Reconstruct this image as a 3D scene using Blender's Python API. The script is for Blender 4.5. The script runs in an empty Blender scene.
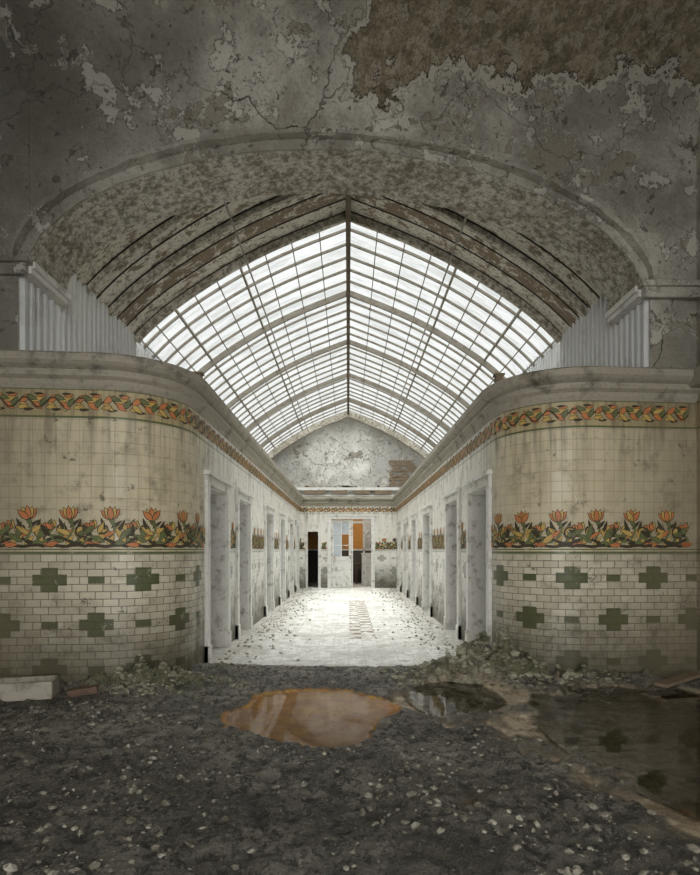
import bpy, math, random
from mathutils import Vector, noise
random.seed(7)
S=bpy.context.scene
S.view_settings.view_transform='Standard'
S.view_settings.look='None'
S.view_settings.exposure=.36

# ---------------------------------------------------------------- node helper
class NT:
    def __init__(s,name):
        s.m=bpy.data.materials.new(name); s.m.use_nodes=True
        s.t=s.m.node_tree; s.t.nodes.clear()
        s.out=s.t.nodes.new('ShaderNodeOutputMaterial')
        s._g=None
    def set(s,sock,v):
        if v is None: return
        if isinstance(v,bpy.types.NodeSocket): s.t.links.new(v,sock)
        else:
            if isinstance(v,(tuple,list)) and len(v)==3 and sock.type=='RGBA': v=(*v,1)
            sock.default_value=v
    def n(s,typ,ins={},**attr):
        nd=s.t.nodes.new(typ)
        for k,v in attr.items(): setattr(nd,k,v)
        for k,v in ins.items(): s.set(nd.inputs[k],v)
        return nd
    def ma(s,op,a,b=None,c=None,clamp=False):
        nd=s.t.nodes.new('ShaderNodeMath'); nd.operation=op; nd.use_clamp=clamp
        s.set(nd.inputs[0],a)
        if b is not None: s.set(nd.inputs[1],b)
        if c is not None: s.set(nd.inputs[2],c)
        return nd.outputs[0]
    def lt(s,a,b): return s.ma('LESS_THAN',a,b)
    def gt(s,a,b): return s.ma('GREATER_THAN',a,b)
    def mul(s,a,b): return s.ma('MULTIPLY',a,b)
    def add(s,a,b): return s.ma('ADD',a,b)
    def sub(s,a,b): return s.ma('SUBTRACT',a,b)
    def mx(s,a,b): return s.ma('MAXIMUM',a,b)
    def band(s,v,a,b): return s.mul(s.gt(v,a),s.lt(v,b))
    def mix(s,f,a,b,mode='MIX'):
        nd=s.t.nodes.new('ShaderNodeMix'); nd.data_type='RGBA'; nd.blend_type=mode
        s.set(nd.inputs[0],f); s.set(nd.inputs[6],a); s.set(nd.inputs[7],b)
        return nd.outputs[2]
    def ss(s,v,a,b,lo=0.0,hi=1.0):
        nd=s.t.nodes.new('ShaderNodeMapRange'); nd.interpolation_type='SMOOTHSTEP'
        s.set(nd.inputs[0],v); nd.inputs[1].default_value=a; nd.inputs[2].default_value=b
        nd.inputs[3].default_value=lo; nd.inputs[4].default_value=hi
        return nd.outputs[0]
    def pos(s):
        if s._g is None: s._g=s.n('ShaderNodeNewGeometry')
        return s._g.outputs['Position']
    def uv(s): return s.n('ShaderNodeUVMap').outputs[0]
    def xyz(s,v): return s.n('ShaderNodeSeparateXYZ',{0:v}).outputs
    def comb(s,x,y,z): return s.n('ShaderNodeCombineXYZ',{0:x,1:y,2:z}).outputs[0]
    def noise(s,v,sc,det=4,rough=.55,dist=0):
        return s.n('ShaderNodeTexNoise',{'Vector':v,'Scale':sc,'Detail':det,'Roughness':rough,'Distortion':dist}).outputs
    def voro(s,v,sc,feature='F1'):
        return s.n('ShaderNodeTexVoronoi',{'Vector':v,'Scale':sc},feature=feature).outputs[0]
    def scale(s,v,k):
        return s.n('ShaderNodeVectorMath',{0:v,1:k},operation='MULTIPLY').outputs[0]
    def vadd(s,v,k):
        return s.n('ShaderNodeVectorMath',{0:v,1:k},operation='ADD').outputs[0]
    def bump(s,h,st=.5,d=.02,normal=None):
        return s.n('ShaderNodeBump',{'Height':h,'Strength':st,'Distance':d,'Normal':normal}).outputs[0]
    def fin(s,col,rough=.8,normal=None,spec=.3,metal=0):
        b=s.n('ShaderNodeBsdfPrincipled',{'Base Color':col,'Roughness':rough,'Normal':normal,'Specular IOR Level':spec,'Metallic':metal})
        s.t.links.new(b.outputs[0],s.out.inputs[0]); return s.m

def simple(name,col,rough=.8,var=.35,sc=6,dark=(.08,.065,.05),amt=.6,bsc=30):
    t=NT(name); p=t.pos()
    n1=t.noise(p,sc,6,.65)[0]; n2=t.noise(p,bsc,5,.7)[0]
    c=t.mix(t.mul(t.ss(n1,.5,.72),amt),col,dark)
    c=t.mix(t.mul(t.ss(n2,.5,.7),var),c,tuple(x*.55 for x in col))
    return t.fin(c,rough,t.bump(n2,.4,.01))

# tile wall -----------------------------------------------------------------
def make_tile():
    t=NT('glazed_tile'); uvv=t.uv(); u,v,_=t.xyz(uvv); p=t.pos(); px,py,pz=t.xyz(p)
    def brick(w,h,off):
        return t.n('ShaderNodeTexBrick',{'Vector':uvv,'Color1':(1,1,1),'Color2':(.45,.45,.45),'Mortar':(0,0,0),'Scale':1.0,
            'Mortar Size':.0035,'Mortar Smooth':.2,'Bias':0.0,'Brick Width':w,'Row Height':h},offset=off).outputs
    lo=brick(.14,.07,.5); up=brick(.105,.105,0.)
    low=t.lt(v,1.27)
    v0=.03
    r=t.ma('FLOOR',t.ma('DIVIDE',t.add(v,v0),.42))
    fr=t.sub(t.ma('DIVIDE',t.add(v,v0),.42),r)
    b=t.mul(t.ma('ABSOLUTE',t.add(fr,-.5)),.42)
    us=t.add(u,t.add(t.mul(t.gt(px,0.),.16),t.mul(t.ma('FLOORED_MODULO',r,2.),.42)))
    us=t.add(us,-.36)
    fu=t.ma('FRACT',t.ma('DIVIDE',us,.84))
    a=t.mul(t.ma('ABSOLUTE',t.add(fu,-.5)),.84)
    c1=t.mul(t.lt(a,.075),t.lt(b,.115)); c2=t.mul(t.lt(a,.155),t.lt(b,.052))
    sm=t.mul(t.gt(a,.345),t.lt(b,.034))
    cross=t.mul(t.mx(t.mx(c1,c2),sm),t.band(v,.0,1.24))
    big=t.noise(p,1.3,5,.6)[0]; med=t.noise(p,5,6,.7)[0]; fine=t.noise(p,40,4,.7)[0]
    cream_lo=t.mix(lo[1],t.mix(t.xyz(lo[0])[0],(.38,.34,.235),(.66,.615,.485)),(.13,.11,.075))
    cream_up=t.mix(up[1],t.mix(t.xyz(up[0])[0],(.56,.49,.325),(.64,.575,.405)),(.46,.40,.27))
    green=t.mix(lo[1],t.mix(fine,(.04,.055,.022),(.15,.165,.07)),(.08,.075,.04))
    st=t.noise(t.comb(t.mul(u,7.),t.mul(v,.8),0.),1.,4,.6)[0]
    cream_up=t.mix(t.ss(st,.48,.75,0,.5),cream_up,(.32,.265,.165))
    col=t.mix(low,cream_up,t.mix(cross,cream_lo,green))
    fz=t.band(v,1.31,1.74)
    col=t.mix(fz,col,t.mix(up[1],(.60,.53,.37),(.45,.39,.26)))
    gl=t.mx(t.mx(t.band(v,1.265,1.285),t.band(v,1.3,1.312)),t.mx(t.band(v,2.53,2.55),t.band(v,2.79,2.812)))
    col=t.mix(t.band(v,2.55,2.79),col,(.47,.39,.22))
    col=t.mix(gl,col,(.11,.14,.05))
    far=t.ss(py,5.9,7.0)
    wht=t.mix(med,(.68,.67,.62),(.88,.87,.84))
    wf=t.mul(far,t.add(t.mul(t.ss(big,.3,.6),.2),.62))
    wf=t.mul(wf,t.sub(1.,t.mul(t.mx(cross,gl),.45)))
    col=t.mix(wf,col,wht)  # brighter corridor light painted in as whiter tile colour
    chip=t.mul(t.ss(t.noise(p,9,7,.75)[0],.60,.66),.75)
    col=t.mix(chip,col,(.50,.45,.35))
    chip2=t.mul(t.ss(t.noise(t.vadd(p,(3,7,1)),6,7,.8)[0],.61,.64),.85)
    col=t.mix(chip2,col,(.12,.10,.07))
    col=t.mix(t.mul(t.ss(med,.50,.74),.6),col,(.15,.125,.08))
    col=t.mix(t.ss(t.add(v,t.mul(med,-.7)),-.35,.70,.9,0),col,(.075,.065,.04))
    # patchy brown darkening towards the outer ends of the hall walls
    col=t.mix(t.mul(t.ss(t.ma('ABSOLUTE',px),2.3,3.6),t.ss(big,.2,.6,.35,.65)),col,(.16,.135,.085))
    drip=t.noise(t.comb(t.mul(u,14.),t.mul(v,1.1),2.),1.,4,.65)[0]
    col=t.mix(t.mul(t.ss(v,1.8,2.85),t.ss(drip,.44,.66,0,.7)),col,(.12,.10,.07))
    mort=t.mix(low,up[1],lo[1])
    h=t.sub(t.mul(fine,.15),t.add(t.xyz(mort)[0],chip2))
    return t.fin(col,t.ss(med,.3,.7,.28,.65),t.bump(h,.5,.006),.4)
M_tile=make_tile()

def make_plaster(name,base=(.30,.28,.235),light=(.56,.54,.475),patch=True):
    t=NT(name); p=t.pos(); x,y,z=t.xyz(p)
    n0=t.noise(p,.45,3,.5)[0]; n1=t.noise(p,1.3,8,.68,.4)[0]; n2=t.noise(p,2.6,9,.70)[0]; n3=t.noise(p,30,6,.75)[0]; n4=t.noise(p,8,8,.72)[0]
    n5=t.noise(t.vadd(p,(9,2,5)),1.5,9,.66)[0]
    c=t.mix(t.ss(n1,.38,.62),base,light)
    c=t.mix(t.ss(n0,.42,.60,0,.5),c,(.15,.14,.115))
    c=t.mix(t.ss(n3,.48,.68,0,.45),c,(.13,.12,.095))
    corner_shade=t.mul(t.ss(x,-1.2,-3.4,0,.65),t.ss(z,4.0,5.6,.5,1.))  # shade of the upper left hall, painted into the plaster colour
    if patch: c=t.mix(corner_shade,c,(.09,.08,.065))
    fl=t.ss(n2,.565,.571); flo=t.ss(n2,.547,.565)
    sh=t.mul(flo,t.sub(1.,fl))
    c=t.mix(t.mul(fl,.5),c,(.66,.64,.57))
    c=t.mix(t.mul(sh,.7),c,(.09,.08,.06))  # shadow edge of each flake painted as a dark rim
    g=t.ss(n5,.59,.596); go=t.mul(t.ss(n5,.575,.59),t.sub(1.,g))
    rough_brown=t.mix(n3,(.16,.14,.105),(.38,.34,.27))
    c=t.mix(t.mul(g,.8),c,rough_brown); c=t.mix(t.mul(go,.7),c,(.62,.60,.54))
    pit=t.ss(n4,.61,.63); c=t.mix(t.mul(pit,.7),c,(.12,.105,.08))
    w=t.noise(p,2.5,4,.6)[1]; pd=t.vadd(p,t.scale(w,(.5,.5,.5)))
    cr=t.mul(t.ss(t.voro(pd,.55,'DISTANCE_TO_EDGE'),0.0,.006,1,0),t.ss(n0,.42,.5,1,.3))
    c=t.mix(t.mul(cr,.75),c,(.09,.08,.06))
    h=t.add(t.mul(n3,.30),t.sub(t.mul(n1,.8),t.add(t.mul(fl,.5),t.add(t.mul(cr,.6),t.add(t.mul(g,.9),t.mul(pit,.5))))))
    if patch:
        nn=t.noise(p,1.3,9,.68)[0]; nb=t.noise(t.vadd(p,(4,4,4)),5,8,.75)[0]
        nx=t.add(x,t.mul(t.add(nn,-.5),2.2)); nz=t.add(z,t.mul(t.add(nn,-.5),1.6))
        e=t.mul(t.ss(nx,.22,.26),t.ss(nz,5.83,5.838))
        e0=t.mul(t.ss(nx,.08,.13),t.ss(nz,5.74,5.75))
        brown=t.mix(t.ss(nb,.3,.7),(.15,.125,.08),(.42,.355,.25))
        brown=t.mix(t.ss(n3,.4,.7,0,.6),brown,(.08,.065,.04))
        brown=t.mix(t.ss(n4,.52,.56,0,.6),brown,(.48,.43,.34))
        rim=t.mul(e0,t.sub(1.,e))
        c=t.mix(t.mul(rim,.7),c,(.50,.47,.40)); c=t.mix(e,c,brown)
        ln=t.mul(t.ss(nz,5.82,5.83),t.mul(t.gt(nx,.2),t.lt(nz,5.845)))
        c=t.mix(t.mul(ln,.8),c,(.05,.045,.035))
        h=t.sub(h,t.add(t.mul(e0,.5),t.mul(e,t.add(.6,t.mul(nb,1.5)))))
    return t.fin(c,.85,t.bump(h,.9,.04),.2)
M_plaster=make_plaster('peeling_plaster')
M_plaster_w=make_plaster('white_peeling_plaster',(.60,.59,.55),(.80,.79,.75),False)

def make_arch():
    t=NT('stained_arch_render'); p=t.pos()
    n1=t.noise(p,2.0,8,.75)[0]; n2=t.noise(p,14,9,.82)[0]; n3=t.noise(p,60,3,.7)[0]
    c=t.mix(t.ss(n1,.38,.62),(.60,.57,.49),(.38,.34,.27))
    c=t.mix(t.ss(n2,.50,.54,0,.75),c,(.14,.12,.085))
    c=t.mix(t.ss(n2,.45,.41,0,.85),c,(.72,.69,.61))
    return t.fin(c,.9,t.bump(t.add(n2,t.mul(n3,.3)),.9,.03),.2)
M_arch=make_arch()

def make_plank():
    t=NT('peeling_boards'); p=t.pos(); x,y,z=t.xyz(p)
    n1=t.noise(t.scale(p,(1,1.5,1)),5,9,.8)[0]; n2=t.noise(p,26,7,.8)[0]
    bi=t.ma('FLOOR',t.mul(y,3.4)); rnd=t.n('ShaderNodeTexWhiteNoise',{'W':bi},noise_dimensions='1D').outputs[0]
    th=t.add(n1,t.mul(t.add(rnd,-.5),.16))
    c=t.mix(t.ss(th,.49,.52),(.72,.69,.60),(.26,.21,.15))
    c=t.mix(t.ss(n2,.5,.6,0,.6),c,(.16,.13,.09))
    g=t.ma('ABSOLUTE',t.add(t.ma('FRACT',t.mul(y,3.4)),-.5))
    c=t.mix(t.ss(g,.43,.46),c,(.015,.012,.008))
    return t.fin(c,.9,t.bump(t.sub(n2,t.ss(g,.40,.46)),.8,.02),.2)
M_plank=make_plank()

def make_floor():
    t=NT('muddy_floor'); p=t.pos(); x,y,z=t.xyz(p)
    at=t.n('ShaderNodeAttribute',attribute_name='mask').outputs[0]
    org,wet,clean=t.n('ShaderNodeSeparateColor',{0:at}).outputs
    n1=t.noise(p,1.6,7,.65)[0]; n2=t.noise(p,13,9,.8)[0]; n3=t.noise(p,50,7,.8)[0]; n4=t.noise(p,5,6,.7)[0]; n5=t.noise(p,1.1,5,.6)[0]
    mud=t.mix(t.ss(n1,.38,.62),(.13,.12,.095),(.37,.345,.285))
    mud=t.mix(t.ss(n2,.48,.55,0,.9),mud,(.035,.03,.023))
    mud=t.mix(t.ss(n3,.53,.59,0,.75),mud,(.50,.475,.41))
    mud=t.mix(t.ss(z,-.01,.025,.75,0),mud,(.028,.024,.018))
    mud=t.mix(t.ss(y,4.2,1.8,0,.5),mud,(.05,.045,.035))  # vignette painted into the mud, darker towards the camera
    moss=t.mul(t.ss(z,.06,.12),t.ss(n4,.38,.52))
    mud=t.mix(t.mul(moss,.75),mud,(.27,.275,.15))
    wetc=t.mix(t.ss(n4,.35,.65),(.20,.15,.09),(.50,.42,.30))
    mud=t.mix(wet,mud,wetc)
    oc=t.mix(t.ss(n4,.38,.62),(1.,.56,.10),(.80,.34,.04))
    mud=t.mix(t.ss(org,.15,.7),mud,oc)
    br=t.n('ShaderNodeTexBrick',{'Vector':p,'Color1':(1,1,1),'Color2':(.8,.8,.8),'Mortar':(0,0,0),'Scale':1.,'Mortar Size':.006,'Brick Width':.2,'Row Height':.2},offset=0.).outputs
    cl=t.mix(t.ss(n4,.42,.62),(.88,.87,.83),(.62,.60,.54))
    cl=t.mix(t.ss(n5,.48,.62,0,.5),cl,(.46,.44,.38))
    cl=t.mix(t.ss(n2,.52,.60,0,.7),cl,(.36,.34,.29))
    cl=t.mix(t.ss(n3,.54,.61,0,.7),cl,(.22,.20,.16))
    cl=t.mix(t.mul(br[1],.35),cl,(.4,.38,.33))
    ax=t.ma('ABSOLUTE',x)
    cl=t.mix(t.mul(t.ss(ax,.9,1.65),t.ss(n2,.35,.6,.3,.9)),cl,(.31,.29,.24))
    ck=t.n('ShaderNodeTexChecker',{'Vector':p,'Color1':(.22,.18,.13),'Color2':(.62,.58,.52),'Scale':5.0}).outputs[0]
    reg=t.mul(t.mul(t.band(x,.02,.42),t.band(y,8.2,14.5)),t.ss(n4,.40,.5))
    cl=t.mix(reg,cl,ck)
    k=t.ss(t.add(clean,t.mul(t.add(n2,-.5),.9)),.40,.55)
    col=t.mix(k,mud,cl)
    rg=t.mix(wet,t.mix(k,t.ss(n1,.4,.6,.32,.7),(.6,.6,.6)),t.ss(n2,.4,.6,.12,.35))
    dry=t.sub(1.,t.mx(t.mul(wet,.85),t.mul(k,.8)))
    h=t.mul(t.add(t.mul(n3,.5),n2),dry)
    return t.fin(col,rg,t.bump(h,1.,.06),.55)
M_floor=make_floor()

def make_rock(name,a,b_):
    t=NT(name); p=t.pos()
    n=t.noise(p,7,3,.6)[0]; n2=t.noise(p,60,5,.7)[0]
    c=t.mix(t.ss(n,.35,.65),a,b_)
    c=t.mix(t.ss(n2,.5,.65,0,.6),c,(.06,.055,.04))
    return t.fin(c,.9,t.bump(n2,.5,.01),.2)
M_rock=make_rock('rubble_stone',(.09,.08,.06),(.33,.31,.255))
M_rockm=make_rock('mossy_rubble_stone',(.11,.11,.065),(.36,.35,.26))

def make_glass():
    t=NT('dirty_frosted_glass'); p=t.pos()
    n=t.noise(p,3,6,.7)[0]; n2=t.noise(p,.7,3,.6)[0]; n3=t.noise(t.scale(p,(1,4,1)),1.6,6,.7)[0]
    c=t.mix(t.ss(n3,.42,.62),(.36,.37,.37),(.275,.285,.28))
    tr=t.n('ShaderNodeBsdfTransparent',{'Color':c}).outputs[0]
    tl=t.n('ShaderNodeBsdfTranslucent',{'Color':(.12,.12,.117)}).outputs[0]
    f=t.add(t.ss(n,.45,.75,.05,.30),t.ss(n2,.4,.65,0,.2))
    m=t.n('ShaderNodeMixShader',{0:f,1:tr,2:tl}).outputs[0]
    t.t.links.new(m,t.out.inputs[0]); return t.m
M_glass=make_glass()

def make_water(name,tint,rough,ior):
    t=NT(name); p=t.pos()
    n=t.noise(p,9,2,.5)[0]
    b=t.bump(n,.05,.01)
    fr=t.n('ShaderNodeFresnel',{'IOR':ior,'Normal':b}).outputs[0]
    tr=t.n('ShaderNodeBsdfTransparent',{'Color':tint}).outputs[0]
    gl=t.n('ShaderNodeBsdfGlossy',{'Color':(1,1,1),'Roughness':rough,'Normal':b}).outputs[0]
    m=t.n('ShaderNodeMixShader',{0:fr,1:tr,2:gl}).outputs[0]
    t.t.links.new(m,t.out.inputs[0]); return t.m
M_water=make_water('rusty_puddle_water',(1.,.97,.9),.008,1.36)
M_water2=make_water('puddle_water',(.9,.86,.78),.01,2.0)
M_water3=make_water('muddy_film_water',(1.,.97,.92),.03,1.9)

M_trim=simple('dirty_cornice',(.36,.33,.265),.7,.6,4,(.08,.07,.05),.9,30)
M_white=simple('chipped_white_paint',(.70,.69,.65),.6,.4,6,(.17,.145,.11),.75,25)
M_corr=simple('corrugated_sheet',(.62,.63,.62),.6,.15,2.5,(.35,.33,.3),.5,12)
M_bar=simple('rusty_painted_steel',(.22,.20,.16),.7,.5,9,(.11,.08,.05),.8,30)
M_ridge=simple('rusted_ridge_iron',(.12,.09,.06),.8,.4,9,(.05,.03,.02),.6,30)
M_pipe=simple('galvanised_conduit',(.30,.29,.25),.6,.4,9)
M_dark=simple('dark_plaster',(.10,.09,.075),.9,.3,3)
M_wood=simple('weathered_wood',(.22,.17,.115),.85,.5,4,(.07,.05,.03),.7,20)
M_old=simple('whitewashed_old_wood',(.42,.39,.32),.85,.6,5,(.12,.10,.07),.8,20)
M_brick=simple('dirty_clay_brick',(.17,.11,.08),.9,.5,9)
M_orange=simple('ochre_wall_paint',(.58,.27,.07),.8,.5,3,(.30,.22,.14),.8,8)
M_pane=simple('blue_grey_glass',(.40,.44,.46),.15,.1,2,(.2,.22,.24),.4,5)
M_fd=simple('frieze_dark',(.055,.045,.025),.5,.2,9)
M_fo=simple('frieze_orange',(.56,.21,.08),.45,.35,15,(.25,.10,.05),.6)
M_fy=simple('frieze_yellow',(.58,.40,.12),.45,.35,15,(.25,.17,.06),.6)
M_fg=simple('frieze_green',(.15,.175,.07),.45,.3,15,(.05,.05,.02),.5)

# ---------------------------------------------------------------- mesh builder
class MB:
    def __init__(s): s.v=[];s.f=[];s.m=[];s.uv=[]
    def face(s,pts,m=0,uv=None):
        i=len(s.v); s.v+= [tuple(q) for q in pts]; s.f.append(tuple(range(i,i+len(pts)))); s.m.append(m)
        s.uv.append(uv or [(0,0)]*len(pts))
    def box(s,x0,x1,y0,y1,z0,z1,m=0):
        P=[(x0,y0,z0),(x1,y0,z0),(x1,y1,z0),(x0,y1,z0),(x0,y0,z1),(x1,y0,z1),(x1,y1,z1),(x0,y1,z1)]
        s.hexa(P,m)
    def hexa(s,P,m=0):
        i=len(s.v); s.v+=[tuple(q) for q in P]
        for f in ((0,3,2,1),(4,5,6,7),(0,1,5,4),(1,2,6,5),(2,3,7,6),(3,0,4,7)):
            s.f.append(tuple(i+k for k in f)); s.m.append(m); s.uv.append([(0,0)]*4)
    def grid(s,rows,m=0):
        i=len(s.v); nr=len(rows); nc=len(rows[0])
        for r in rows: s.v+=[tuple(q) for q in r]
        for a in range(nr-1):
            for b in range(nc-1):
                s.f.append((i+a*nc+b,i+a*nc+b+1,i+(a+1)*nc+b+1,i+(a+1)*nc+b)); s.m.append(m); s.uv.append([(0,0)]*4)
    def beam(s,a,b,w,h,m=0,up=(0,0,1)):
        a=Vector(a);b=Vector(b);d=(b-a).normalized();upv=Vector(up)
        r=d.cross(upv).normalized()*w/2; u=r.cross(d).normalized()*h/2
        s.hexa([a-r-u,a+r-u,b+r-u,b-r-u,a-r+u,a+r+u,b+r+u,b-r+u],m)
    def obj(s,name,mats,smooth=False,parent=None):
        me=bpy.data.meshes.new(name); me.from_pydata(s.v,[],s.f); me.update()
        for mt in mats: me.materials.append(mt)
        me.polygons.foreach_set('material_index',s.m)
        ul=me.uv_layers.new(name='UVMap')
        flat=[c for f in s.uv for q in f for c in q]
        ul.data.foreach_set('uv',flat)
        if smooth: me.polygons.foreach_set('use_smooth',[True]*len(me.polygons))
        o=bpy.data.objects.new(name,me); S.collection.objects.link(o)
        if parent: o.parent=parent
        return o
def empty(name,loc=(0,0,0)):
    e=bpy.data.objects.new(name,None); S.collection.objects.link(e); return e

# ---------------------------------------------------------------- plan path
HW=1.64; YF=19.2; XS=3.55
D=lambda x:5.42+.08*x
def fillet(pts,rad,n=14):
    out=[Vector(pts[0])]
    for i in range(1,len(pts)-1):
        P=Vector(pts[i]);a=(Vector(pts[i-1])-P).normalized();b=(Vector(pts[i+1])-P).normalized()
        r=rad[i]; th=a.angle(b); t=r/math.tan(th/2); c=P+(a+b).normalized()*(r/math.sin(th/2))
        s0=P+a*t-c; s1=P+b*t-c
        for k in range(n+1):
            w=k/n; om=s0.angle(s1)
            q=(s0*math.sin((1-w)*om)+s1*math.sin(w*om))/math.sin(om)
            out.append(c+q)
    out.append(Vector(pts[-1])); return out
path=fillet([(-XS,D(-XS)),(-HW,D(-HW)),(-HW,YF),(HW,YF),(HW,D(HW)),(XS,D(XS))],[0,.75,.2,.2,.75,0])
cum=[0.]
for i in range(1,len(path)): cum.append(cum[-1]+(path[i]-path[i-1]).length)
LT=cum[-1]
def at(s):
    s=max(0,min(LT-1e-6,s))
    i=0
    while cum[i+1]<s: i+=1
    d=(path[i+1]-path[i]).normalized(); p=path[i]+d*(s-cum[i])
    return p,Vector((d.y,-d.x))
def P3(s,z,off=0):
    p,n=at(s); return (p.x+n.x*off,p.y+n.y*off,z)
sL=cum[15]; yL=path[15].y
def s_left(y): return sL+(y-yL)
iFa=16+14
sF=cum[iFa]; xF=path[iFa].x
def s_far(x): return sF+(x-xF)
iR=16+15+14
sR=cum[iR]; yR=path[iR].y
def s_right(y): return sR+(yR-y)
doorsY=[(6.5,7.5),(8.25,9.2),(11.0,12.0),(13.3,14.2),(15.4,16.3),(17.4,18.2)]
DZ=2.06
ops=[]
for a,b in doorsY:
    ops.append((s_left(a),s_left(b),DZ)); ops.append((s_right(b),s_right(a),DZ))
ops.append((s_far(-1.40),s_far(-1.02),1.95)); ops.append((s_far(-.62),s_far(.82),2.38))
WT=2.95
def wallpiece(name,s0,s1):
    ss=[s for s in cum if s0<s<s1]+[s0,s1]
    for a,b,z in ops:
        for q in (a,b):
            if s0<q<s1: ss.append(q)
    ss=sorted(set(round(x,5) for x in ss)); zs=[-.15,1.95,DZ,2.38,WT]
    mb=MB()
    for i in range(len(ss)-1):
        a,b=ss[i],ss[i+1]
        if b-a<1e-4: continue
        m=(a+b)/2
        for j in range(len(zs)-1):
            zm=(zs[j]+zs[j+1])/2
            if any(o[0]<m<o[1] and zm<o[2] for o in ops): continue
            mb.face([P3(a+1e-5,zs[j]),P3(b-1e-5,zs[j]),P3(b-1e-5,zs[j+1]),P3(a+1e-5,zs[j+1])],0,[(a,zs[j]),(b,zs[j]),(b,zs[j+1]),(a,zs[j+1])])
    o=mb.obj(name,[M_tile],True)
    import bmesh
    bm=bmesh.new(); bm.from_mesh(o.data); bmesh.ops.remove_doubles(bm,verts=bm.verts,dist=2e-4); bm.to_mesh(o.data); bm.free()
    return o
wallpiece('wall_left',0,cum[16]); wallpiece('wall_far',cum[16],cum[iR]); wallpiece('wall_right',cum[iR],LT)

def sweep(name,prof,s0,s1,mat):
    ss=sorted(set([round(s,5) for s in cum if s0<s<s1]+[s0,s1]))
    rows=[]
    for s in ss:
        pa,na=at(s-1e-3); pb,nb=at(s+1e-3); n=(na+nb).normalized(); p,_=at(s)
        rows.append([(p.x+n.x*o,p.y+n.y*o,z) for o,z in prof])
    mb=MB(); mb.grid(rows); return mb.obj(name,[mat])
corn=[(0,2.80),(.02,2.84),(.03,2.88),(.07,2.91),(.075,2.945),(.05,2.95),(.05,2.97),(.10,3.0),(.13,3.03),(.135,3.09),(.11,3.11),(-.32,3.11),(-.32,2.95)]
sweep('trim_1',corn,0.005,LT-.005,M_trim)

# ---------------------------------------------------------------- friezes
def inop(s,z):
    return any(o[0]-.13<s<o[1]+.13 and z<o[2]+.15 for o in ops)
fb=MB(); lay=[0]
def poly(pts,m,grow=.006):
    cx=sum(p[0] for p in pts)/len(pts); cz=sum(p[1] for p in pts)/len(pts)
    if inop(cx,cz) or cx<0.1 or cx>LT-.1: return
    lay[0]=(lay[0]+1)%14; o=.003+lay[0]*.0006
    if m!=0 and grow:
        big=[]
        for x,z in pts:
            dx,dz=x-cx,z-cz; l=math.hypot(dx,dz)+1e-6
            big.append((x+dx/l*grow,z+dz/l*grow))
        fb.face([P3(x,z,o-.0003) for x,z in big],0)
    fb.face([P3(x,z,o) for x,z in pts],m)
def leaf(s,z,L,W,ang,m,grow=.006):
    pts=[]
    for k in range(5):
        t=k/5; pts.append((t*L,W*math.sin(math.pi*t**.8)/2))
    for k in range(5):
        t=1-k/5; pts.append((t*L,-W*math.sin(math.pi*t**.8)/2))
    ca,sa_=math.cos(ang),math.sin(ang)
    poly([(s+x*ca-y*sa_,z+x*sa_+y*ca) for x,y in pts],m,grow)
def stem(pts,w,m):
    for i in range(len(pts)-1):
        (x0,z0),(x1,z1)=pts[i],pts[i+1]; l=math.hypot(x1-x0,z1-z0)+1e-6; nx,nz=-(z1-z0)/l*w/2,(x1-x0)/l*w/2
        poly([(x0+nx,z0+nz),(x1+nx,z1+nz),(x1-nx,z1-nz),(x0-nx,z0-nz)],m,.004)
per=.37; n=int(LT/per); rd=math.radians
for i in range(n+1):
    s=i*per+.05; z=1.325
    stem([(s-.03+k*per/6,z+.065+.03*math.sin(k/6*2*math.pi)) for k in range(7)],.03,0)
    stem([(s-.05+k*per/6,z+.015+.008*math.sin(k*1.7)) for k in range(7)],.03,0)
    stem([(s+.28+.055*math.cos(q),z+.15+.055*math.sin(q)) for q in [k*.75 for k in range(8)]],.018,0)
    stem([(s+.10+.045*math.cos(q),z+.17+.045*math.sin(q)) for q in [k*.75+2 for k in range(8)]],.016,0)
    stem([(s+.15,z+.07),(s+.20,z+.15),(s+.20,z+.22),(s+.175,z+.28)],.020,3)
    stem([(s+.03,z+.07),(s-.01,z+.13),(s+.02,z+.19)],.018,3)
    stem([(s+.30,z+.07),(s+.34,z+.13),(s+.30,z+.17)],.018,0)
    for (dx,dz,L,W,a,m) in [(.02,.04,.17,.055,35,2),(.12,.05,.15,.05,150,3),(.2,.03,.17,.055,20,3),(.3,.05,.16,.055,120,2),(.25,.07,.15,.05,60,3),
                            (.08,.08,.16,.05,75,3),(.18,.12,.14,.045,150,2),(.19,.14,.14,.045,30,2),(.33,.02,.12,.045,10,1),(.05,.02,.12,.045,170,1),(.2,.2,.11,.035,115,3),(.14,.02,.12,.04,55,2),
                            (.0,.10,.14,.045,140,0),(.29,.12,.14,.045,35,3),(.10,.10,.12,.04,30,1),(.24,.02,.12,.04,160,0),(.36,.10,.13,.04,95,0),(.06,.13,.12,.04,60,2),(.24,.15,.13,.035,70,0),(.17,.18,.13,.035,40,0),(.12,.16,.13,.035,110,0),(.33,.16,.12,.035,60,3)]:
        leaf(s+dx,z+dz,L,W,rd(a+random.uniform(-8,8)),m)
    for a,m in ((132,1),(48,1),(112,2),(68,2),(90,1)): leaf(s+.175,z+.26,.125,.05,rd(a+6),m,.008)
    for a,m in ((140,1),(80,2),(110,1)): leaf(s+.02,z+.17,.085,.042,rd(a),m,.007)
    for a,m in ((70,1),(110,2)): leaf(s+.30,z+.16,.075,.04,rd(a),m,.007)
per=.25; n=int(LT/per)
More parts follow.
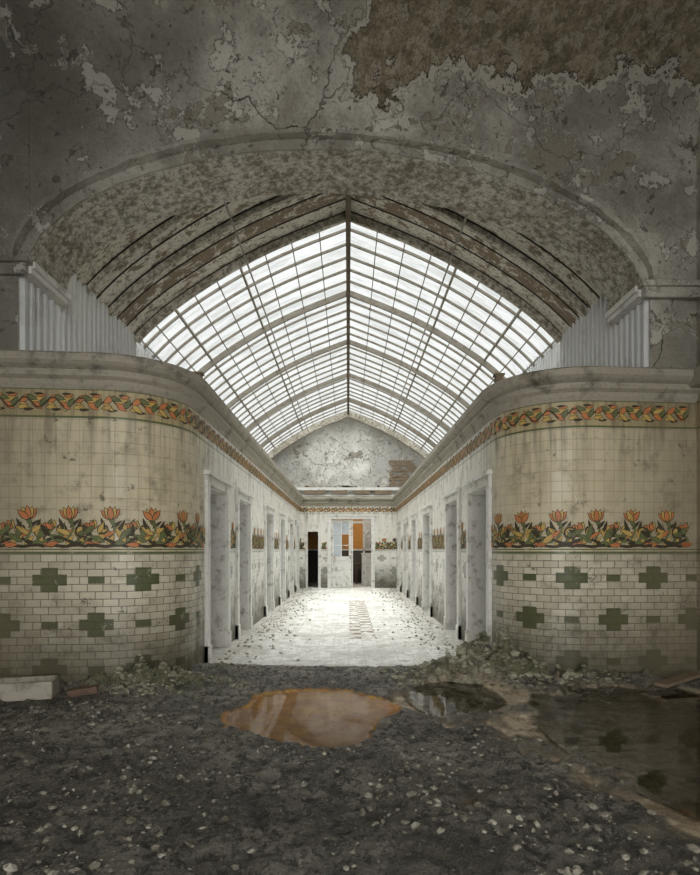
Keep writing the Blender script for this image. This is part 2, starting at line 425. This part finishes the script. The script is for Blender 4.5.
for i in range(n+1):
    s=i*per; z=2.57
    stem([(s+k*per/6,z+.10+.05*math.sin(k/6*2*math.pi)) for k in range(7)],.014,0)
    for (dx,dz,L,W,a,m) in [(.02,.10,.12,.05,40,1),(.02,.1,.11,.045,-40,2),(.12,.11,.12,.045,20,2),(.13,.10,.11,.05,-35,1),(.2,.06,.1,.04,60,3),(.08,.16,.1,.04,-20,3),(.0,.05,.09,.035,10,2),(.17,.16,.08,.03,10,1),(.05,.03,.1,.03,5,0),(.14,.18,.1,.025,0,0)]:
        leaf(s+dx,z+dz,L,W,rd(a),m,.006)
fb.obj('tulip_tile_frieze',[M_fd,M_fo,M_fy,M_fg])

# ---------------------------------------------------------------- arch wall
AW=2.95; ZS=3.94; RISE=1.22
def archp(t,grow=0):
    cx=-math.cos(t); x=cx*(AW+grow)
    e=math.sin(t)*RISE
    R=(AW**2+RISE**2)/(2*RISE); cc=math.sqrt(max(0,R*R-(cx*AW)**2))-(R-RISE)
    return x,ZS+.75*e+.25*cc+grow*math.sin(t)**.6
NA=96; ts=[math.pi*k/NA for k in range(NA+1)]
TH=.66; ZT=5.47
def rag(t,a=.012): return a*noise.fractal(Vector((t*14,1.7,.3)),.8,2,4)
ab=MB()
A=[archp(t,rag(t)) for t in ts]
B=[archp(t,rag(t+5,.02)) for t in ts]
ab.grid([[(x,D(x),z) for x,z in A],[(x,D(x),ZT) for x,z in A]],0)
for sg in (-1,1):
    xs=[sg*AW,sg*3.8]
    ab.face([(xs[0],D(xs[0]),ZS),(xs[1],D(xs[1]),ZS),(xs[1],D(xs[1]),ZT),(xs[0],D(xs[0]),ZT)],0)
    xa,xb=sg*3.05,sg*3.8
    ab.face([(xa,D(xa),3.0),(xb,D(xb),3.0),(xb,D(xb),ZS),(xa,D(xa),ZS)],0)
    ab.face([(sg*3.4,D(xa)+TH,3.0),(xb,D(xb)+TH,3.0),(xb,D(xb)+TH,6.3),(sg*3.4,D(xa)+TH,6.3)],0)
ab.grid([[(x,D(x),z) for x,z in A],[(x,D(x)+TH*.5,z) for x,z in A],[(x,D(x)+TH,z) for x,z in B]],1)
ab.grid([[(x,D(x)+TH,z) for x,z in B],[(x*1.16,D(x)+TH,6.3) for x,z in B]],1)
for sg in (-1,1):
    ab.face([(sg*AW,D(sg*AW)+TH,ZS-.1),(sg*3.6,D(sg*AW)+TH,ZS-.1),(sg*3.6,D(sg*AW)+TH,5.2),(sg*AW,D(sg*AW)+TH,5.2)],1)
ab.obj('wall_front_arch',[M_plaster,M_arch],True)
am=MB(); prof=[(.0,.0),(.0,.02),(.085,.025),(.09,.11),(.125,.115),(.135,.0)]
am.grid([[ (archp(t,g+rag(t+g*30,.012))[0],D(archp(t,g)[0])-o*(1+rag(t*2,.15)),archp(t,g+rag(t+g*30,.012))[1]) for t in ts] for g,o in prof],0)
am.obj('trim_2',[M_plaster],False)
for i,sg in enumerate((-1,1)):
    im=MB(); d0=D(sg*AW)
    def bx(x0,x1,y0,y1,z0,z1,m=0):
        im.box(min(x0,x1),max(x0,x1),y0,y1,z0,z1,m)
    bx(sg*2.90,sg*3.06,d0+.0,d0+TH+.02,3.91,3.97); bx(sg*2.93,sg*3.06,d0+.0,d0+TH+.01,3.86,3.91)
    bx(sg*2.92,sg*3.54,d0-.10,d0+.0,3.93,3.98,1); bx(sg*2.96,sg*3.54,d0-.06,d0+.0,3.83,3.93,1)
    im.obj('trim_%d'%(3+i),[M_white,M_plaster])
cb=MB(); rows=[]
xsn=[-3.8+7.6*k/40 for k in range(41)]
for k in range(17):
    th=math.radians(90*k/16)
    rows.append([(x,D(x)-2.2*(1-math.cos(th)),ZT-.01+1.0*math.sin(th)) for x in xsn])
rows.append([(x,-1.6,ZT+.99) for x in xsn])
cb.grid(rows); cb.obj('ceiling',[M_plaster],True)
for nm,sg in (('wall_hall_left',-1),('wall_hall_right',1)):
    w=MB(); X=sg*XS; y1=D(X)
    w.face([(X,y1,-.15),(X,-1.6,-.15),(X,-1.6,2.95),(X,y1,2.95)],0,[(0,-.15),(y1+1.6,-.15),(y1+1.6,2.95),(0,2.95)])
    w.face([(X,y1,2.95),(X,-1.6,2.95),(X,-1.6,6.5),(X,y1,6.5)],1)
    w.box(min(X,X-sg*.12),max(X,X-sg*.12),-1.6,y1,2.93,3.10,2)
    w.obj(nm,[M_tile,M_plaster,M_trim])
w=MB(); w.box(-3.6,3.6,-1.75,-1.62,4.4,6.5); w.box(-3.6,-2.3,-1.75,-1.62,-.1,4.4); w.box(2.7,3.6,-1.75,-1.62,-.1,4.4)  # unseen wall added behind the camera to darken the upper hall
w.obj('wall_light_block',[M_plaster])

# ---------------------------------------------------------------- vault
sec=[(0,4.78),(.69,4.515),(1.2,4.29),(1.62,4.07),(2.05,3.81),(2.46,3.53),(2.78,3.27),(3.05,3.0)]
def smooth_sec():
    pts=[(-.69,5.02)]+sec+[(3.25,2.75)]
    out=[]
    for i in range(1,len(pts)-2):
        p0,p1,p2,p3=[Vector(q) for q in pts[i-1:i+3]]
        for k in range(4):
            t=k/4; out.append(.5*((2*p1)+(p2-p0)*t+(2*p0-5*p1+4*p2-p3)*t*t+(-p0+3*p1-3*p2+p3)*t**3))
    out.append(Vector(sec[-1])); return [(v.x,v.y+1.3) for v in out]
half=smooth_sec(); full=[(-x,z) for x,z in reversed(half)]+half[1:]
YG=8.0; YE=19.35
def arcbar(mb,y,w,h,m,dz=0):
    ring=[]
    for i in range(len(full)):
        a=full[max(0,i-1)]; b=full[min(len(full)-1,i+1)]
        tx,tz=b[0]-a[0],b[1]-a[1]; l=math.hypot(tx,tz); nx,nz=tz/l,-tx/l
        x,z=full[i]; x+=nx*dz; z+=nz*dz
        ring.append([(x-nx*h/2,y-w/2,z-nz*h/2),(x-nx*h/2,y+w/2,z-nz*h/2),(x+nx*h/2,y+w/2,z+nz*h/2),(x+nx*h/2,y-w/2,z+nz*h/2),(x-nx*h/2,y-w/2,z-nz*h/2)])
    mb.grid(ring,m)
vb=MB()
fullv=[(-3.14,4.24)]+[(x,z+.03) for x,z in full]+[(3.14,4.24)]
vb.grid([[(x,y,z) for x,z in fullv] for y in (6.0,6.6,7.2,YG)],0)
for yy,w,h in ((6.5,.05,.05),(7.1,.06,.06),(7.97,.06,.10)): arcbar(vb,yy,w,h,1,h/2-.02)
vb.obj('ceiling_vault',[M_plank,M_arch],False)
sk=empty('skylight')
g=MB(); g.grid([[(x,y,z) for x,z in full] for y in (YG+.06,12,16,YE-.05)]); g.obj('glass_panes',[M_glass],False,sk)
br=MB()
y=YG+.3; k=1
while y<YE-.05:
    if k%6==0: arcbar(br,y,.045,.10,0,.05)
    else: arcbar(br,y,.028,.035,0,.02)
    y+=.40; k+=1
for hx in (.42,.82,1.2,1.56,1.9,2.22,2.5,2.78,3.0):
    for i in range(len(half)-1):
        if half[i][0]<=hx<=half[i+1][0]:
            f=(hx-half[i][0])/(half[i+1][0]-half[i][0]); zz=half[i][1]+f*(half[i+1][1]-half[i][1])
    for sg in (-1,1):
        big=hx in (1.56,2.5)
        br.beam((sg*hx,YG+.06,zz-.02),(sg*hx,YE-.05,zz-.02),.014 if not big else .028,.016 if not big else .04,0)
br.beam((0,6.12,5.98),(0,YE-.05,5.98),.07,.14,1)
for sg in (-1,1):
    br.beam((sg*1.42,6.15,5.30),(sg*1.35,YE-.05,5.32),.02,.02,2)
br.obj('glazing_bars',[M_bar,M_ridge,M_pipe],False,sk)
for nm,sg in (('corrugated_sheet_wall',-1),('corrugated_sheet_wall',1)):
    w=MB(); r0=[];r1=[]; y=D(sg*3.05)+.01; X=sg*3.07
    while y<YE:
        for dy,dx in ((0,0),(.04,0),(.055,.045),(.10,.045)):
            r0.append((X-sg*dx,y+dy,3.0)); r1.append((X-sg*dx,y+dy,4.40))
        y+=.12
    w.grid([r0,r1])
    w.box(min(sg*3.08,sg*3.14),max(sg*3.08,sg*3.14),D(sg*3.05)+.66,YE,3.0,4.42)   # backing wall
    w.obj(nm,[M_corr])
lw=MB(); YL=YE-.03
L=[(x,z) for x,z in full]
lw.grid([[(x,YL,2.9) for x,z in L],[(x,YL,z+.02) for x,z in L]],0)
lw.obj('wall_far_lunette',[M_plaster_w])
lr=MB()
arcbar(lr,YL-.14,.22,.20,0,.12)
lr.box(-2.9,2.9,YL-.12,YL-.01,3.35,3.45,1); lr.box(-2.9,2.9,YL-.08,YL-.01,3.14,3.20,1)
for x,wd in ((-1.5,.7),(-.5,.45),(.2,.55),(.9,.6)): lr.box(x,x+wd,YL-.14,YL-.11,3.22,3.34,2)
random.seed(3)
for r_ in range(9):
    for c_ in range(7):
        x=1.40+c_*.16+(r_%2)*.08; z=3.50+r_*.10
        if x+z*.5>4.38+random.uniform(-.15,.15) or random.random()<.12: continue
        lr.box(x,x+.150,YL-.045-random.random()*.02,YL-.01,z,z+.09,2)
for _ in range(26):      # broken plaster lumps lying on the ledge
    x=random.uniform(-1.6,1.6); w_=random.uniform(.05,.18)
    lr.box(x,x+w_,YL-.12,YL-.03,3.45,3.45+random.uniform(.02,.08),random.choice((0,1,2)))
lr.obj('trim_5',[M_arch,M_white,M_wood])

# ---------------------------------------------------------------- cubicles behind walls
for nm,sg in (('wall_cubicles_left',-1),('wall_cubicles_right',1)):
    w=MB()
    def bx(x0,x1,y0,y1,z0,z1,m=0): w.box(min(sg*x0,sg*x1),max(sg*x0,sg*x1),y0,y1,z0,z1,m)
    bx(3.10,3.16,6.2,19.1,0,2.94)
    for yy in (6.2,7.85,10.1,12.6,14.8,16.8,19.1): bx(1.86,3.1,yy,yy+.08,0,2.94)
    bx(1.66,3.1,6.2,19.2,2.90,2.94)  # unseen lid added over the cubicles to keep the doorways dark
    w.obj(nm,[M_dark])
def lbox(mb,sg,n0,n1,y0,y1,z0,z1,m=0):
    xa=sg*(HW-n0); xb=sg*(HW-n1); mb.box(min(xa,xb),max(xa,xb),y0,y1,z0,z1,m)
def swing(mb,sg,hy,ang,W=.74,dirn=-1):
    hx=sg*(HW+.21); ca_,sa_=math.cos(ang),math.sin(ang)
    def T(l,n,z):
        return (hx+sg*(l*sa_)+sg*(n*ca_),hy+dirn*l*ca_-dirn*n*sa_,z)
    def b(l0,l1,n0,n1,z0,z1,m=0):
        mb.hexa([T(l0,n0,z0),T(l1,n0,z0),T(l1,n1,z0),T(l0,n1,z0),T(l0,n0,z1),T(l1,n0,z1),T(l1,n1,z1),T(l0,n1,z1)],m)
    b(0,W,0,.035,.01,DZ-.05)
    for z0,z1 in ((.15,.85),(1.0,1.85)):
        for l0 in (.06,.40): b(l0,l0+.28,-.012,0,z0,z1); b(l0,l0+.28,.035,.047,z0,z1)
    b(W-.07,W-.04,-.05,-.012,1.0,1.03,1); b(W-.07,W-.04,.047,.08,1.0,1.03,1)
dn=[1]
angs={(-1,1):70,(-1,2):88,(-1,4):55,(1,0):80,(1,1):62,(1,3):88,(1,5):70}
for sg in (-1,1):
    for i,(a,b) in enumerate(doorsY):
        f=MB()
        lbox(f,sg,-.20,.0,a-.005,a+.03,0,DZ); lbox(f,sg,-.20,.0,b-.03,b+.005,0,DZ); lbox(f,sg,-.20,.0,a,b,DZ-.03,DZ+.005)
        lbox(f,sg,.0,.04,a-.11,a+.01,0,DZ+.1); lbox(f,sg,.0,.04,b-.01,b+.11,0,DZ+.1); lbox(f,sg,.0,.04,a+.01,b-.01,DZ-.01,DZ+.10)
        lbox(f,sg,.0,.055,a-.11,a+.02,0,.2); lbox(f,sg,.0,.055,b-.02,b+.11,0,.2)
        lbox(f,sg,.0,.075,a-.15,b+.15,DZ+.10,DZ+.14); lbox(f,sg,.0,.05,a-.12,b+.12,DZ+.14,DZ+.16)
        f.obj('door_frame',[M_white])
        if (sg,i) in angs:
            d=MB(); swing(d,sg,b-.04,rd(angs[(sg,i)]))
            dn[0]+=1; d.obj('door_%d'%dn[0],[M_white,M_ridge])
f=MB()
x0,x1,zt=-.62,.82,2.38
for a,b,c_,d in ((x0-.09,x0+.03,0,zt+.09),(x1-.03,x1+.09,0,zt+.09),(x0+.03,x1-.03,zt-.02,zt+.09)):
    f.box(a,b,YF-.045,YF+.16,c_,d)
f.box(x0-.13,x1+.13,YF-.07,YF,zt+.09,zt+.13)
f.box(.12,.16,YF+.03,YF+.1,0,zt)
f.obj('door_frame',[M_white])
f=MB()
for a,b,c_,d in ((-1.46,-1.39,0,2.02),(-1.03,-.94,0,2.02),(-1.39,-1.03,1.93,2.02)): f.box(a,b,YF-.04,YF+.16,c_,d)
f.obj('door_frame',[M_white])
d=MB()
def leafdoor(d,x0,x1,y):
    d.box(x0,x0+.09,y,y+.045,0.01,2.34); d.box(x1-.09,x1,y,y+.045,.01,2.34)
    for z0,z1 in ((.01,.2),(.95,1.08),(2.24,2.34)): d.box(x0+.09,x1-.09,y,y+.045,z0,z1)
    d.box(x0+.09,x1-.09,y+.015,y+.03,.2,.95); d.box(x0+.15,x1-.15,y+.003,y+.015,.28,.87)
    d.box(x0+.09,(x0+x1)/2,y+.018,y+.026,1.08,2.24,1)
    d.box((x0+x1)/2,x1-.09,y+.018,y+.026,1.87,2.24,1)
    d.box((x0+x1)/2-.015,(x0+x1)/2+.015,y+.005,y+.04,1.08,2.24)
    for z in (1.45,1.84): d.box(x0+.09,x1-.09,y+.005,y+.04,z,z+.025)
    d.box(x1-.06,x1-.03,y-.04,y,1.0,1.12,2)
leafdoor(d,-.585,.11,YF+.03)
d.obj('door_1',[M_white,M_pane,M_ridge])
bk=MB()
bk.face([(-2.5,22.2,0),(2.5,22.2,0),(2.5,22.2,1.30),(-2.5,22.2,1.30)],0)
bk.face([(-2.5,22.2,1.30),(.62,22.2,1.30),(.62,22.2,3.0),(-2.5,22.2,3.0)],1)
bk.face([(.62,22.2,1.30),(2.5,22.2,1.30),(2.5,22.2,3.0),(.62,22.2,3.0)],2)
bk.box(.58,.66,22.12,22.2,0,3.0,3); bk.box(-2.5,2.5,22.15,22.2,1.28,1.34,3); bk.box(-2.5,2.5,22.15,22.2,2.35,2.45,3)
bk.box(-2.6,-2.5,19.36,22.3,0,3.0,0); bk.box(2.5,2.6,19.36,22.3,0,3.0,0); bk.box(-2.6,2.6,19.36,22.3,2.95,3.05,0)
bk.box(-.9,-.8,19.4,22.2,0,2.95,0)
bk.obj('wall_back_room',[M_dark,M_orange,M_plaster_w,M_white])
tb=MB(); tb.box(.25,1.15,21.3,21.9,.74,.79)
for x in (.28,1.07):
    for y in (21.33,21.82): tb.box(x,x+.05,y,y+.05,0,.74)
tb.box(.3,1.1,21.35,21.38,.62,.74)
tb.obj('wooden_table',[M_ridge])
cbd=MB(); cbd.box(.50,.90,20.5,20.85,.02,1.15); cbd.box(.48,.92,20.48,20.87,1.15,1.19); cbd.box(.52,.69,20.485,20.5,.1,1.08); cbd.box(.71,.88,20.485,20.5,.1,1.08)
cbd.box(.67,.68,20.46,20.485,.6,.7,1); cbd.box(.72,.73,20.46,20.485,.6,.7,1)
cbd.obj('cupboard',[M_white,M_ridge])
lamp=bpy.data.lights.new('back_room_fill','POINT'); lamp.energy=55; lamp.color=(1,.93,.82); lamp.shadow_soft_size=.08  # unseen point light added to brighten the back room
lo=bpy.data.objects.new('back_room_fill_light',lamp); lo.location=(.3,20.1,2.6); S.collection.objects.link(lo)

# ---------------------------------------------------------------- floor
def sm(a,b,x):
    t=max(0,min(1,(x-a)/(b-a))); return t*t*(3-2*t)
def pud(x,y,cx,cy,rx,ry,nz):
    q=math.hypot((x-cx)/rx,(y-cy)/ry)+nz*noise.fractal(Vector((x*1.9,y*1.9,3.3)),.9,2,4)
    return 1-sm(.82,1.08,q)
def masks(x,y):
    o=pud(x,y,-.28,4.50,.66,.88,.22)
    w=max(pud(x,y,.98,5.0,.60,.68,.3),pud(x,y,2.45,3.95,1.5,1.5,.5))
    return o,w
def height(x,y):
    v=Vector((x,y,0))
    n1=noise.fractal(v*1.6,.8,2,3); n2=noise.fractal(v*8,.7,2.1,5); n3=abs(noise.noise(v*21))
    z=.018+.016*n1+.027*n2+.020*n3
    m=.24*math.exp(-((x-1.40)/.52)**2-((y-5.70)/.26)**2)+.07*math.exp(-((x-2.6)/.9)**2-((y-5.52)/.12)**2)
    m+=.15*math.exp(-((x+1.95)/.60)**2-((y-5.25)/.18)**2)+.04*math.exp(-((x+1.35)/.4)**2-((y-5.9)/.2)**2)
    z+=m*(1+.8*n2+.35*n1)+m*.4*n3
    o,w=masks(x,y); k=max(o,w)
    z=z*(1-k)+k*(-.036+(w>o)*(.022*max(0,n1)+.010*max(0,n2)))
    c=sm(6.0,6.4,y+.1*math.cos(x*1.4)-.1)
    z=z*(1-c)+c*.0
    return z,o,w,c
NX,NY=380,370; X0,X1,Y0,Y1=-3.54,3.54,1.4,6.9
vs=[];fs=[];att=[]
for j in range(NY+1):
    for i in range(NX+1):
        x=X0+(X1-X0)*i/NX; y=Y0+(Y1-Y0)*j/NY
        z,o,w,c=height(x,y); vs.append((x,y,z)); att.append((o,w,c,1))
for j in range(NY):
    for i in range(NX):
        a=j*(NX+1)+i; fs.append((a,a+1,a+NX+2,a+NX+1))
def plane(x0,x1,y0,y1,z,at4):
    b=len(vs); vs.extend([(x0,y0,z),(x1,y0,z),(x1,y1,z),(x0,y1,z)]); att.extend([at4]*4); fs.append((b,b+1,b+2,b+3))
plane(-3.54,3.54,-1.6,1.4,0.0,(0,0,0,1)); plane(-3.54,3.54,6.9,22.4,0.0,(0,0,1,1))
me=bpy.data.meshes.new('floor'); me.from_pydata(vs,[],fs); me.update()
ca=me.color_attributes.new('mask','FLOAT_COLOR','POINT'); ca.data.foreach_set('color',[c for a in att for c in a])
me.materials.append(M_floor); me.polygons.foreach_set('use_smooth',[True]*len(me.polygons))
S.collection.objects.link(bpy.data.objects.new('floor',me))
def disc(name,cx,cy,rx,ry,mat):
    w=MB(); w.face([(cx+rx*math.cos(a*math.pi/16),cy+ry*math.sin(a*math.pi/16),-.010) for a in range(32)])
    return w.obj(name,[mat])
disc('water_puddle',-.28,4.50,.76,1.05,M_water); disc('water_puddle',.94,5.0,.44,.70,M_water2); disc('water_puddle',2.46,3.95,1.06,1.75,M_water3)

# rubble
ico=[(0,0,1)]+[(math.cos(a*1.2566)*.9,math.sin(a*1.2566)*.9,.4) for a in range(5)]+[(math.cos(a*1.2566+.63)*.9,math.sin(a*1.2566+.63)*.9,-.4) for a in range(5)]+[(0,0,-1)]
icf=[(0,1+k,1+(k+1)%5) for k in range(5)]+[(1+k,6+k,1+(k+1)%5) for k in range(5)]+[(6+k,6+(k+1)%5,1+(k+1)%5) for k in range(5)]+[(11,6+(k+1)%5,6+k) for k in range(5)]
def rock(mb,x,y,z,r,m=0):
    b=len(mb.v); sx,sy,sz=[r*random.uniform(.6,1.3) for _ in range(3)]; sz*=.65; a=random.uniform(0,6.28); ca_,sa2=math.cos(a),math.sin(a)
    for p in ico:
        k=random.uniform(.7,1.2); px,py,pz=p[0]*sx*k,p[1]*sy*k,p[2]*sz*k
        mb.v.append((x+px*ca_-py*sa2,y+px*sa2+py*ca_,z+pz))
    for f_ in icf: mb.f.append(tuple(b+i for i in f_)); mb.m.append(m); mb.uv.append([(0,0)]*3)
def blocked(x,y):
    return (-3.25<x<-2.45 and 4.6<y<5.1) or (-2.52<x<-2.17 and 4.85<y<5.2) or (2.7<x<3.5 and 5.0<y<5.6)
rk=MB()
for _ in range(12000):
    x=random.uniform(-3.3,3.3); y=random.uniform(1.6,6.15)
    if (abs(x)>1.5 and y>D(x)-.1) or blocked(x,y): continue
    z,o,w,c=height(x,y)
    if o>.1 or (w>.15 and random.random()<.97): continue
    if noise.noise(Vector((x*1.3,y*1.3,8)))<0 and random.random()<.7: continue
    r=.004+.024*random.random()**4
    rock(rk,x,y,z+r*.1,r)
for cx,cy,sx,sy,nn,rm in ((1.40,5.68,.50,.2,1900,.045),(-1.95,5.20,.5,.15,900,.033),(2.6,5.45,.6,.08,250,.03),(-1.35,5.9,.3,.12,150,.015),(1.2,5.35,.45,.15,150,.025)):
    for _ in range(nn):
        x=random.gauss(cx,sx*.75); y=random.gauss(cy,sy*.8)
        if abs(x)>1.5 and y>D(x)-.08+max(0,(2.3-abs(x)))*.4: continue
        if abs(x)>3.4 or blocked(x,y): continue
        z=height(x,y)[0]
        if z<-.01: continue
        r=.008+rm*random.random()**2.5; rock(rk,x,y,z+r*.25,r,1)
rk.obj('rubble',[M_rock,M_rockm])
rk=MB()
for _ in range(1400):
    y=random.uniform(6.4,18.8); x=random.choice((-1,1))*(1.54-abs(random.gauss(0,.4)))
    r=.006+.024*random.random()**2.5; rock(rk,x,y,r*.45,r)
rk.obj('plaster_debris',[M_old])

def rotbox(mb,cx,cy,cz,lx,ly,lz,ang,m=0,tilt=0):
    P=[]
    for q in ((-1,-1,-1),(1,-1,-1),(1,1,-1),(-1,1,-1),(-1,-1,1),(1,-1,1),(1,1,1),(-1,1,1)):
        x,y,z=q[0]*lx/2,q[1]*ly/2,q[2]*lz/2
        x,z=x*math.cos(tilt)-z*math.sin(tilt),x*math.sin(tilt)+z*math.cos(tilt)
        P.append((cx+x*math.cos(ang)-y*math.sin(ang),cy+x*math.sin(ang)+y*math.cos(ang),cz+z))
    mb.hexa(P,m)
tr=MB(); an=.25
def tp(lx,ly): return (-2.88+lx*math.cos(an)-ly*math.sin(an),4.86+lx*math.sin(an)+ly*math.cos(an))
for lx,ly,sx,sy,cz,sz in ((0,0,.62,.26,.035,.03),(0,-.12,.62,.025,.10,.14),(0,.12,.62,.025,.10,.14),(-.3,0,.025,.24,.10,.14),(.3,0,.025,.24,.10,.14)):
    x,y=tp(lx,ly); rotbox(tr,x,y,cz,sx,sy,sz,an)
tr.obj('wooden_trough',[M_old])
b=MB(); rotbox(b,-2.36,4.99,.045,.24,.115,.06,.3,0,.10); b.obj('red_brick',[M_brick])
b=MB(); rotbox(b,3.14,5.3,.08,.60,.12,.03,.5,0,.08); b.obj('wooden_plank',[M_wood])
for x,y in ((-1.66,6.2),(1.68,6.25)):
    b=MB(); b.box(x-.04,x+.04,y-.04,y+.04,3.11,3.24); b.box(x-.055,x+.055,y-.055,y+.055,3.24,3.26); b.obj('wooden_post',[M_wood])

# ---------------------------------------------------------------- world, lights, camera
w=bpy.data.worlds.new('overcast'); S.world=w; w.use_nodes=True
nt=w.node_tree; bg=nt.nodes['Background']; bg.inputs[0].default_value=(.985,.985,.97,1); bg.inputs[1].default_value=2.0
def sun(name,en,ang,rot,col=(1,1,1)):
    l=bpy.data.lights.new(name,'SUN'); l.energy=en; l.angle=math.radians(ang); l.color=col
    o=bpy.data.objects.new(name,l); o.rotation_euler=[math.radians(a) for a in rot]; S.collection.objects.link(o)
sun('overcast_sun_light',20.0,90,(0,0,0))
sun('hall_fill_sun',1.7,70,(75,0,0),(1,.975,.93))  # second sun added behind the camera as fill for the hall
cam=bpy.data.cameras.new('cam'); co=bpy.data.objects.new('camera',cam); S.collection.objects.link(co)
co.location=(0,0,1.3); co.rotation_euler=(math.radians(90),0,0)
cam.sensor_fit='VERTICAL'; cam.sensor_height=24; cam.sensor_width=24; cam.lens=560/875*24
cam.shift_y=112.5/875; cam.shift_x=.002; cam.clip_start=.05
S.camera=co
